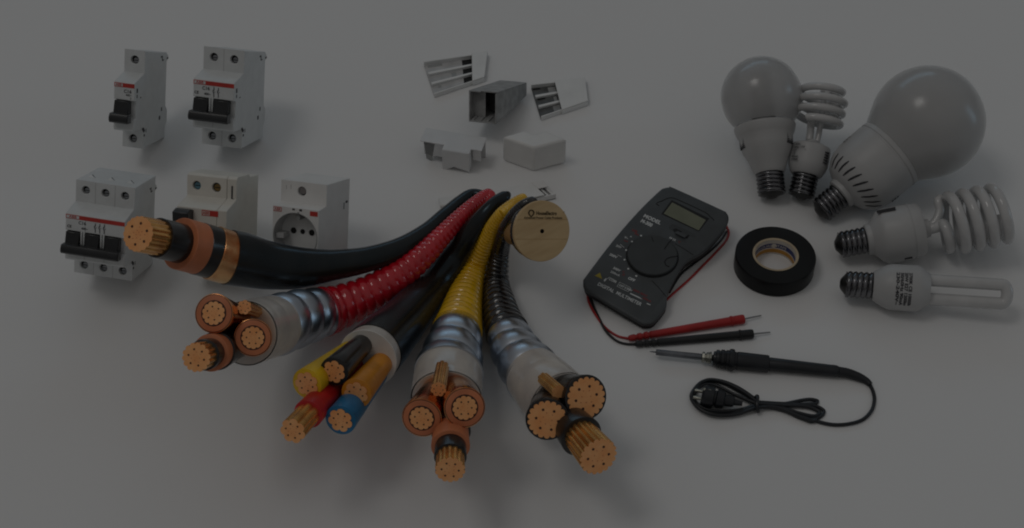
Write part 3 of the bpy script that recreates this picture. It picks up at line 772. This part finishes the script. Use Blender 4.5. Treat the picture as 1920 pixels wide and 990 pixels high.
# back stem joins the first turn, front stem the last
a0 = hx[0]
pts = spline([Vector((-7, 110, 0)), Vector((-8, 128, 0)), Vector((-10, 141, 3)), a0*.55 + Vector((0, 70, 0)), a0 + Vector((0, -1, 0))], 24)[:-1] + hx
q = MB(); q.tube(pts, 7.2, M['glass'], 14)
q.tube([Vector((8, 110, 2)), Vector((8, 130, 2)), Vector((7, 146, 0)), Vector((4, 200, -10)), Vector((10, 222, -14))], 5.6, M['glass'], 14)
t.part('spiral_tube', q)
t.settle(1501, 373, rz(-12) @ rx(-12))

# big globe lamp
t = Thing('globe_bulb', 'largest frosted globe bulb, leaning to the right with vent slots round its base', 'light bulb', 'energy saving light bulbs')
thread(t, 25.5, 9, 54, 13)
q = MB(); q.lathe([(27, 54), (30, 56), (31, 64), (38, 66), (51, 73), (61, 84), (68, 97), (71.5, 114), (72.8, 135), (73, 160), (73, 166), (71.6, 167), (71.6, 170), (73, 171), (72.5, 179), (70, 181), (60, 181)], M['ballast'], 72); t.part('ballast', q)
q = MB()
for ang in range(-72, 70, 15): slat(q, ang, [(51, 73), (56, 78.5), (61, 84), (64.5, 90.5), (68, 97)], 4.2, 9, M['ink'])
for i in range(3): q.box(-72.3, -71, 122+i*6, 125+i*6, 8, 20, M['seam']); q.box(71, 72.3, 118+i*6, 120+i*6, 8, 20, M['ink'])
t.part('vent_slots', q)
q = MB(); pr = sphere_prof(106.5, 268, 69, 30, (70.5, 178)); q.lathe(pr + [(max(.2, r_*.97), 268 + (y_-268)*.97) for r_, y_ in pr[::-1]], M['globe'], 80, cap=False); t.part('glass_globe', q)
t.settle(1533, 400, rz(-50) @ rx(-10))

# large spiral lamp
t = Thing('spiral_bulb', 'large spiral bulb lying sideways under the largest globe bulb', 'light bulb', 'energy saving light bulbs')
thread(t, 25, 9, 58, 13)
q = MB(); q.lathe([(27, 58), (29, 60), (30, 68), (47, 84), (52, 92), (51.6, 139), (50.6, 139.5), (50.6, 141), (51.4, 141.5), (50, 158), (47, 162), (18, 166), (17, 176), (12, 178)], M['ballast'], 64); t.part('ballast', q)
q = MB(); q.box(-50, -44, 84, 118, 24, 30, M['ink']); t.part('printing', q); q = MB(); q.box(46, 49.9, 118, 132, 17, 22, M['ink']); t.part('printing', q)
hx = helix(51, 200, 320, 4.55, -1.9, 260, lambda u: min(1, .12 + .88*(u/.085)**.8) if u < .085 else 1 - .12*max(0, u-.9)/.1)
pts = spline([Vector((2, 172, 3)), Vector((2, 182, 5)), Vector((1, 192, 6)), hx[0]], 14)[:-1] + hx
q = MB(); q.tube(pts, 10.3, M['glass'], 16)
q.tube(spline([Vector((-4, 172, -3)), Vector((-5, 184, -2)), Vector((-12, 193, -2)), Vector((-28, 203, -4)), Vector((-46, 204, -8)), Vector((-50, 210, -14))], 26), 8.5, M['glass'], 16)
t.part('spiral_tube', q)
t.settle(1566, 461, rz(-79) @ rx(-7))

# tube lamp
t = Thing('tube_bulb', 'stick shaped tube bulb lying at lower right with printed text on its body', 'light bulb', 'energy saving light bulbs')
thread(t, 25, 10, 60, 13)
q = MB(); q.lathe([(27, 60), (29, 62), (38, 78), (42, 88), (43, 94), (43.5, 140), (40, 148), (31, 160), (29, 163), (20, 163)], M['ballast'], 64); t.part('ballast', q)
q = MB()
for i, s_ in enumerate(('230-240V~', '50/60Hz 90mA', '20W E27 1200lm', '2700K CE 10000h')):
    for ofs in (.6,):
        mbt = MB(); mbt.text(s_, 9.5, (0, 0, 0), EX, EY, M['ink'], 'CENTER', .035, 1.0)
        wv = max(1e-3, max(abs(v.x) for v in mbt.v)); 
        base = len(q.v)
        for v in mbt.v:
            a = v.x/wv*math.radians(44) + math.radians(4); y = 102 + i*7.6 + v.y*.85
            q.v.append(Vector((43.9*math.sin(a), y, 43.9*math.cos(a))))
        for fc, fm_ in zip(mbt.f, mbt.fm): q.face([base + k for k in fc], M['ink'])
t.part('printing', q)
for zz, nm in ((2, 0),):
    q = MB(); xx = 17.2; yl = 293
    pts = [Vector((-xx, 158, zz)), Vector((-xx, 200, zz)), Vector((-xx, yl, zz))] + [Vector((-xx*math.cos(a), yl + 9*math.sin(a), zz)) for a in [math.radians(15*j) for j in range(1, 12)]] + [Vector((xx, yl, zz)), Vector((xx, 200, zz)), Vector((xx, 158, zz))]
    q.tube(pts, 11.2, M['glass'], 20); t.part('glass_tube', q)
t.settle(1575.5, 532, rz(-93.6) @ rx(-2))

# ------------------------------------------------------------------ insulating tape
t = Thing('tape_roll', 'roll of black insulating tape lying flat on the sheet', 'tape')
hh = 36; c = on_plane(1454.5, 477, hh); s = depth_scale(c); base = Vector((c.x, c.y, 0))
zrot = None
q = MB(); q.lathe([(43*s, .3), (74*s, .3), (75.5*s, 2), (75.5*s, hh-2), (74.4*s, hh-.3), (73*s, hh), (43.2*s, hh)], M['pvc'], 96, org=base, ax='z', cap=False); body = t.part('winding', q)
for rr in (50, 56.5, 63, 69): pass
q = MB(); q.lathe([(37.5*s, .2), (43*s, .2), (43*s, hh+.4), (42*s, hh+.6), (39*s, hh+.3), (38.2*s, hh-.6)], M['card'], 72, org=base, ax='z', cap=False)
q.lathe([(38.2*s, hh-.6), (37.9*s, hh-9)], M['cardwhite'], 72, org=base, ax='z', cap=False); q.lathe([(37.9*s, hh-9), (37.7*s, hh-20)], M['cardblue'], 72, org=base, ax='z', cap=False)
q.lathe([(37.7*s, hh-20), (37.65*s, hh-22.5)], M['cardwhite'], 72, org=base, ax='z', cap=False); q.lathe([(37.65*s, hh-22.5), (37.5*s, hh-32)], M['cardorange'], 72, org=base, ax='z', cap=False); q.lathe([(37.5*s, hh-32), (37.5*s, .2)], M['cardwhite'], 72, org=base, ax='z', cap=False)
t.part('card_core', q)
q = MB()
for a0, txt in ((118, 'HIGH QUALITY'), (62, 'TAPE')):
    mbt = MB(); mbt.text(txt, 8.5, (0, 0, 0), EX, EY, M['cardwhite'], 'CENTER', .01)
    b0 = len(q.v)
    for v in mbt.v:
        a = math.radians(a0) - v.x/38; q.v.append(base + Vector((37.2*s*math.cos(a), 37.2*s*math.sin(a), hh - 14.5 + v.y)))
    for fc in mbt.f: q.face([b0 + k for k in fc], M['cardwhite'])
a = math.radians(86); q.disc(base + Vector((37.6*s*math.cos(a), 37.6*s*math.sin(a), hh-14.5)), 5, (-math.cos(a), -math.sin(a), 0), M['cardwhite'], 20, .6)
t.part('printing', q)
t.world()

# ------------------------------------------------------------------ multimeter
t = Thing('multimeter', 'dark grey pocket multimeter with round dial and blank green display', 'multimeter')
tilt = math.radians(7.5)
mn = Vector((0, -math.sin(tilt), math.cos(tilt)))
p_low = on_plane(1215, 612, 20)
def mp(px, py, h=0.0): return hit(px, py, p_low + mn*h, mn)
ol = [(1246, 351), (1255, 349.5), (1264, 351), (1352, 391), (1362, 397), (1366.5, 406), (1364.5, 418), (1354, 434), (1330, 461), (1313, 475), (1296, 484), (1283, 494), (1270, 513), (1258, 535), (1252, 549), (1250, 561), (1250, 572), (1244, 583), (1228, 602), (1219, 607), (1208, 607), (1196, 602), (1112, 552), (1099, 544), (1094, 535), (1094, 525), (1099, 516), (1150, 449), (1198, 394), (1236, 357)]
def smooth_outline(o, n=4):
    P_ = [Vector((x, y, 0)) for x, y in o]; m_ = len(P_); out = []
    for i in range(m_):
        a, b_, c_, d_ = P_[i-1], P_[i], P_[(i+1) % m_], P_[(i+2) % m_]
        for k in range(n):
            u = k/n; out.append(.5*((2*b_) + (c_-a)*u + (2*a-5*b_+4*c_-d_)*u*u + (3*b_-a-3*c_+d_)*u**3))
    return [(p.x, p.y) for p in out]
ol = smooth_outline(ol, 3)
top = [mp(x, y) for x, y in ol]; cen = sum(top, Vector())/len(top)
def ring_at(sc_, h): return [cen + (p - cen)*sc_ + mn*h for p in top]
q = MB(); rings = [ring_at(.955, -20), ring_at(.985, -18), ring_at(.992, -8), ring_at(.995, -7), ring_at(1.0, -6), ring_at(1.0, -3), ring_at(.985, -.8), ring_at(.96, 0)]
ids = [[q.add(p) for p in r_] for r_ in rings]; n = len(top)
for k in range(len(ids)-1):
    m_ = M['meter'] if k >= 2 else M['groove']
    for j in range(n): q.face((ids[k][j], ids[k+1][j], ids[k+1][(j+1) % n], ids[k][(j+1) % n]), m_)
q.face(ids[0], M['groove']); q.face(ids[-1][::-1], M['meter'])
case = t.part('case', q, sharp=50)
ex = (mp(1352, 391) - mp(1264, 351)).normalized(); ey = mn.cross(ex).normalized()
sM = depth_scale(cen)
def mpoly(mb_, pts, h0, h1, m): return mb_.prism([mp(x, y, h1) for x, y in pts], [mp(x, y, h0) for x, y in pts], m)
q = MB(); dc = mp(1223, 481); rd_ = 48*sM
q.tube([dc - mn*.5, dc + mn*.35], rd_*1.035, M['groove'], 72)
q.tube([dc + mn*.2, dc + mn*5, dc + mn*6.5], [rd_*.985, rd_*.98, rd_*.95], M['dial'], 72)
dl = t.part('dial', q)
q = MB(); 
def dline(pts, r_, m=M['groove'], h=6.6): q.tube([mp(x, y, h) for x, y in pts], r_, m, 6)
dline(spline([Vector((1246, 452, 0)), Vector((1250, 461, 0)), Vector((1246, 466, 0)), Vector((1252, 456, 0)), Vector((1260, 449, 0))], 14) and [(1262, 447), (1254, 455), (1248, 463), (1246, 467)], .9)
dline([(1271, 480), (1258, 482), (1250, 485), (1246, 491), (1249, 498), (1255, 500)], 1.0)
dline([(1222, 444), (1225, 453)], .6)
t.part('grip_line', q, dl)
q = MB(); q.tube([mp(x, y, .1) for x, y in ((1266, 457), (1285, 468), (1300, 478))], .6, M['groove'], 6); q.tube([mp(x, y, .1) for x, y in ((1222, 526), (1236, 540), (1249, 556))], .6, M['groove'], 6); t.part('panel_line', q)
q = MB()
bz = smooth_outline([(1236, 386), (1243, 376), (1256, 371), (1270, 374), (1320, 397), (1330, 405), (1332, 413)], 4)[:24]
q.tube([mp(x, y, .0) for x, y in bz], .8, M['groove'], 6)
mpoly(q, [(1259.5, 375), (1330, 409.5), (1310.5, 434), (1240, 401)], -.3, .3, M['groove'])
t.part('display_frame', q)
q = MB(); mpoly(q, [(1260.5, 379.5), (1323.5, 412.5), (1310, 432), (1244.5, 400.5)], .2, .6, M['lcd']); t.part('display', q)
q = MB(); mpoly(q, smooth_outline([(1254, 426), (1260, 421), (1268, 422), (1300, 438), (1304, 443), (1298, 444), (1262, 433)], 3), -.2, .2, M['dial']); s_ = t.part('switch_recess', q)
q = MB(); mpoly(q, [(1262, 430), (1267, 428), (1279, 434), (1276, 436), (1268, 433), (1264, 435)], .2, .5, M['groove']); mpoly(q, [(1277, 441), (1282, 445), (1289, 447), (1293, 441), (1290, 440), (1287, 444), (1281, 441)], .2, .5, M['groove']); mpoly(q, [(1270, 433), (1288, 441), (1284, 446), (1266, 437)], .2, 3.5, M['meter']); t.part('power_switch', q, s_)
q = MB()
def mt(txt, px, py, size, m='wprint', bold=.02, sx=1.0, align='LEFT'): q.text(txt, size*sM, mp(px, py, .35), ex, ey, M[m], align, bold, sx)
mt('MODEL', 1207, 404, 11.5, bold=.04, sx=.95); mt('M-300', 1202, 413.5, 11.5, bold=.04, sx=.80)
mt('DIGITAL  MULTIMETER', 1121, 532, 10.5, bold=.02, sx=.86)
mt('OFF', 1178, 521, 8.5, bold=.03, sx=.9); mt('FREE', 1255, 445.5, 6.5, bold=.02)
mt('V~', 1171, 444.5, 7); mt('20V', 1155, 460, 7); mt('200V', 1143, 476.5, 7.5, bold=.03); mt('500V', 1150, 502, 7, bold=.03); mt('200mA', 1145, 509, 6.5, bold=.02)
mt('COM', 1142, 523, 6.5, bold=.03); mt('CAT II 500V', 1161, 534, 6.5, sx=.8, bold=.03)
mt('=', 1181, 443, 7); 
mpoly(q, [(1182, 549), (1199, 557), (1205, 562), (1197, 558.5), (1181, 551)], .1, .4, M['wprint']); mpoly(q, [(1213, 568), (1220, 571), (1219, 572.5), (1212, 569.5)], .1, .4, M['wprint'])
mpoly(q, [(1132, 525), (1137, 521), (1136, 526), (1133, 528)], .1, .4, M['wprint'])
for a, b_ in (((1162, 529), (1183, 540)), ((1157, 537), (1178, 547)), ((1162, 529), (1157, 537)), ((1183, 540), (1178, 547))): q.tube([mp(*a, .3), mp(*b_, .3)], .4, M['wprint'], 5)
for a, b_ in (((1136, 524), (1143, 520)), ((1143, 520), (1156, 527)), ((1163, 458), (1170, 464)), ((1158, 478), (1166, 482))): q.tube([mp(*a, .3), mp(*b_, .3)], .5, M['wprint'], 5)
for x, y in ((1202, 442), (1185, 453), (1174, 469), (1171, 487), (1178, 504), (1193, 517.5)): q.disc(mp(x, y, .1), 1.9, mn, M['wprint'], 12, .3)
t.part('white_printing', q)
q = MB(); mt('hFE', 1185, 431, 7.5, 'rprint'); mt('10A', 1189, 437, 6, 'rprint'); mt('mA', 1170, 450, 6, 'rprint'); mt('V', 1167, 509, 6, 'rprint'); mt('Ω', 1167, 514, 6, 'rprint'); mt('500V MAX', 1187, 543, 6.5, 'rprint', sx=1); mt('200mA', 1205, 558, 6, 'rprint'); mt('C', 1272, 453, 6, 'rprint'); t.part('red_printing', q)
q = MB(); mpoly(q, [(1125, 511), (1129, 523), (1115, 517)], .1, .35, M['yprint']); t.part('warning_triangle', q)
t.world()

# ------------------------------------------------------------------ test leads
def lead(label, mname, wire, r_, p0, p1, pt, tipz, loop):
    t = Thing('test_lead', label, 'test lead', 'multimeter test leads')
    wpts = [resting(x, y, r_, l)[0] for x, y, l in wire]
    q = MB(); q.tube(spline(wpts, 60), r_, M[mname], 10); t.part('wire', q)
    if loop:
        lp = [resting(x, y, r_, l)[0] for x, y, l in loop]; q = MB(); q.tube(spline(lp, 40), r_, M[mname], 10); t.part('wire_loop', q)
    a, _ = resting(*p0, 7); b, _ = resting(*p1, 8); e, _ = resting(*pt, 5.0)
    ax = (b - a); L = ax.length; ax.normalize()
    prof = [(0, 3), (2, 5.2), (12, 6.2), (13, 4.6), (17, 4.6), (18, 6.4), (24, 6.6), (25, 4.8), (29, 4.8), (30, 6.8), (36, 7), (37, 5), (40, 5), (41, 6.6), (L*.5, 7.4), (L-27, 8.2), (L-26, 9.6), (L-23, 9.6), (L-22, 8.6), (L-4, 8.8), (L-1, 8), (L, 4)]
    q = MB(); q.tube([a + ax*l for l, r2 in prof], [r2 for l, r2 in prof], M[mname], 20); t.part('handle', q)
    q = MB(); q.tube([b - ax*2, b.lerp(e, .96), e], [1.5, 1.3, .4], M['probe'], 8); t.part('probe_tip', q)
    t.world()
lead('red test lead with its probe pointing right, upper of the pair', 'leadred', [(1101, 548, 2), (1104, 566, 0), (1118, 592, 0), (1136, 615, 0), (1158, 630, 0), (1180, 635, 2)], 2.2, (1178, 634.5), (1396, 598), (1428, 591.5), 4,
     [(1362, 424, 0), (1366.5, 436, 0), (1362, 450, 0), (1345, 470, 0), (1318, 498, 0), (1290, 526, 0), (1265, 548, 0), (1250, 562, 0)])
lead('black test lead with its probe pointing right, lower of the pair', 'leadblack', [(1104, 550, 3), (1112, 572, 0), (1124, 598, 0), (1138, 623, 0), (1158, 640, 0), (1176, 645, 0), (1196, 645, 2)], 2.4, (1191, 645.5), (1413, 626), (1445, 623), 4,
     [(1362, 434, 0), (1352, 450, 0), (1330, 472, 0), (1300, 495, 0), (1276, 515, 0), (1255, 548, 0)])

# ------------------------------------------------------------------ soldering iron
t = Thing('soldering_iron', 'black soldering iron with bundled cord and plug', 'soldering iron')
def line(p0, p1, h): return resting(*p0, h)[0], resting(*p1, h)[0]
a = resting(1218, 659, 16)[0]; b = resting(1578, 697, 13)[0]
axv = (b - a); L = axv.length; axv.normalize()
k = L/362.0
def turned(name, prof, m, n=32, ribs=None, parent=None):
    q = MB(); q.tube([a + axv*(l*k) for l, r_ in prof], [r_ for l, r_ in prof], M[m], n, ribs=None); return t.part(name, q, parent)
turned('bit', [(0, .6), (3, 1.0), (14, 1.6)], 'irontube', 12)
turned('barrel', [(12, 4.6), (13, 5.4), (100, 5.8), (101, 5.2)], 'irontube')
turned('collar_nut', [(99, 7), (100, 9.5), (104, 10), (105, 7), (107, 7), (108, 9.5), (113, 9.5), (114, 11), (117, 11), (118, 6)], 'ironnut', 8)
turned('grip', [(117, 5), (120, 6), (121, 12), (125, 13), (126, 15.5), (131, 16), (132, 14.5), (134, 14.5), (135, 17), (141, 17), (142, 15.5), (144, 15.5), (145, 17), (150, 17), (151, 19.5), (156, 20), (160, 19), (161, 15.5), (165, 15), (166, 16), (170, 16.2), (222, 15.8), (225, 15), (226, 12)], 'ironblack')
turned('handle_tube', [(225, 11.5), (228, 12.2), (340, 10.6), (346, 10.8), (352, 10.5), (356, 9)], 'ironblack')
sr = [resting(x, y, r_, l)[0] for x, y, r_, l in ((1572, 697, 9, 3), (1590, 700, 8, 2), (1610, 707, 7, 1), (1624, 714, 6, 0), (1632, 721, 5, 0))]
q = MB(); P_, R2 = spline(sr, 40, [9.5, 9, 8, 6.5, 5]); q.tube(P_, R2, M['ironblack'], 20, ribs=(.05, .5, 0)); t.part('strain_relief', q)
cr_ = 3.4
def cord(pts, closed=False, n=120):
    P_ = spline([resting(x, y, cr_, l)[0] for x, y, l in pts], n); q = MB(); q.tube(P_, cr_*.97, M['ironblack'], 10); return q
q = cord([(1630, 719, 0), (1637, 734, 0), (1639.5, 750, 0), (1634, 770, 0), (1617, 787, 0), (1590, 795, 0), (1560, 796, 0), (1525, 788, 0), (1490, 776, 0), (1455, 766, 2), (1419, 759, 5)]); c0 = t.part('cord', q)
loops = [
    [(1419, 752, 4), (1388, 735, 2), (1352, 717, 0), (1322, 716, 0), (1302, 731, 0), (1297, 747, 0), (1310, 765, 0), (1335, 775, 0), (1372, 775, 0), (1419, 764, 2), (1465, 768, 0), (1508, 786, 0), (1535, 783, 0), (1545, 771, 0), (1530, 762, 0), (1480, 758, 4), (1419, 755, 8)],
    [(1419, 750, 8), (1384, 727, 6), (1350, 714, 3), (1325, 714, 3), (1307, 724, 3), (1296, 743, 3), (1305, 760, 3), (1328, 773, 3), (1365, 777, 3), (1419, 761, 6), (1470, 757, 4), (1515, 749, 3), (1533, 752, 0), (1526, 758, 0), (1475, 757, 4), (1419, 754, 10)],
    [(1419, 757, 9), (1380, 741, 4), (1340, 722, 2), (1318, 722, 2), (1303, 737, 2), (1303, 752, 2), (1320, 766, 2), (1345, 771, 2), (1385, 769, 2), (1419, 760, 6), (1460, 763, 3), (1500, 775, 3), (1528, 780, 2), (1537, 773, 2), (1515, 763, 3), (1470, 760, 6), (1419, 757, 10)],
    [(1419, 753, 12), (1390, 732, 9), (1356, 716, 8), (1330, 712, 7), (1312, 719, 7), (1299, 736, 7), (1300, 753, 7), (1316, 769, 7), (1342, 778, 7), (1380, 777, 5), (1419, 765, 8), (1455, 764, 6), (1495, 779, 4), (1520, 790, 2), (1532, 788, 2)],
]
for lp in loops: t.part('cord_loop', cord(lp, n=160), c0)
p0 = resting(1418, 743, 5, 10)[0]
q = MB(); ctr = resting(1419, 757, 8, 6)[0]
ring = [ctr + Vector((0, 15*math.cos(2*PI*j/24), 0)) + Vector((1.5*math.sin(2*PI*j/12), 0, 10*math.sin(2*PI*j/24))) for j in range(25)]
q.tube(ring, 3.2, M['ironblack'], 10); t.part('cord_tie', q)
q = MB()
pa = resting(1392, 757, 11, 5)[0]; pb = resting(1316, 741, 13, 5)[0]; pax = (pb-pa); pl_ = pax.length; pax.normalize()
prof = [(0, 4), (14, 6), (15, 9), (30, 11), (32, 15), (44, 17), (46, 13), (49, 13), (50, 19), (66, 19.5), (pl_-3, 18), (pl_, 16)]
q.tube([pa + pax*l for l, r_ in prof], [r_ for l, r_ in prof], M['ironblack'], 28); pg = t.part('plug', q)
u, v, _ = frames([pa, pb])[0]
for s_ in (-1, 1):
    q = MB(); o = pb + v*(8*s_); q.tube([o - pax*2, o + pax*12, o + pax*14], [3.2, 3.2, 2.2], M['ironnut'], 12); t.part('plug_pin', q, pg)
q = MB(); o = pb - pax*8 + u*16; q.tube([o - pax*6, o + pax*7], 3.4, M['ironnut'], 8); t.part('earth_contact', q, pg)
t.world()
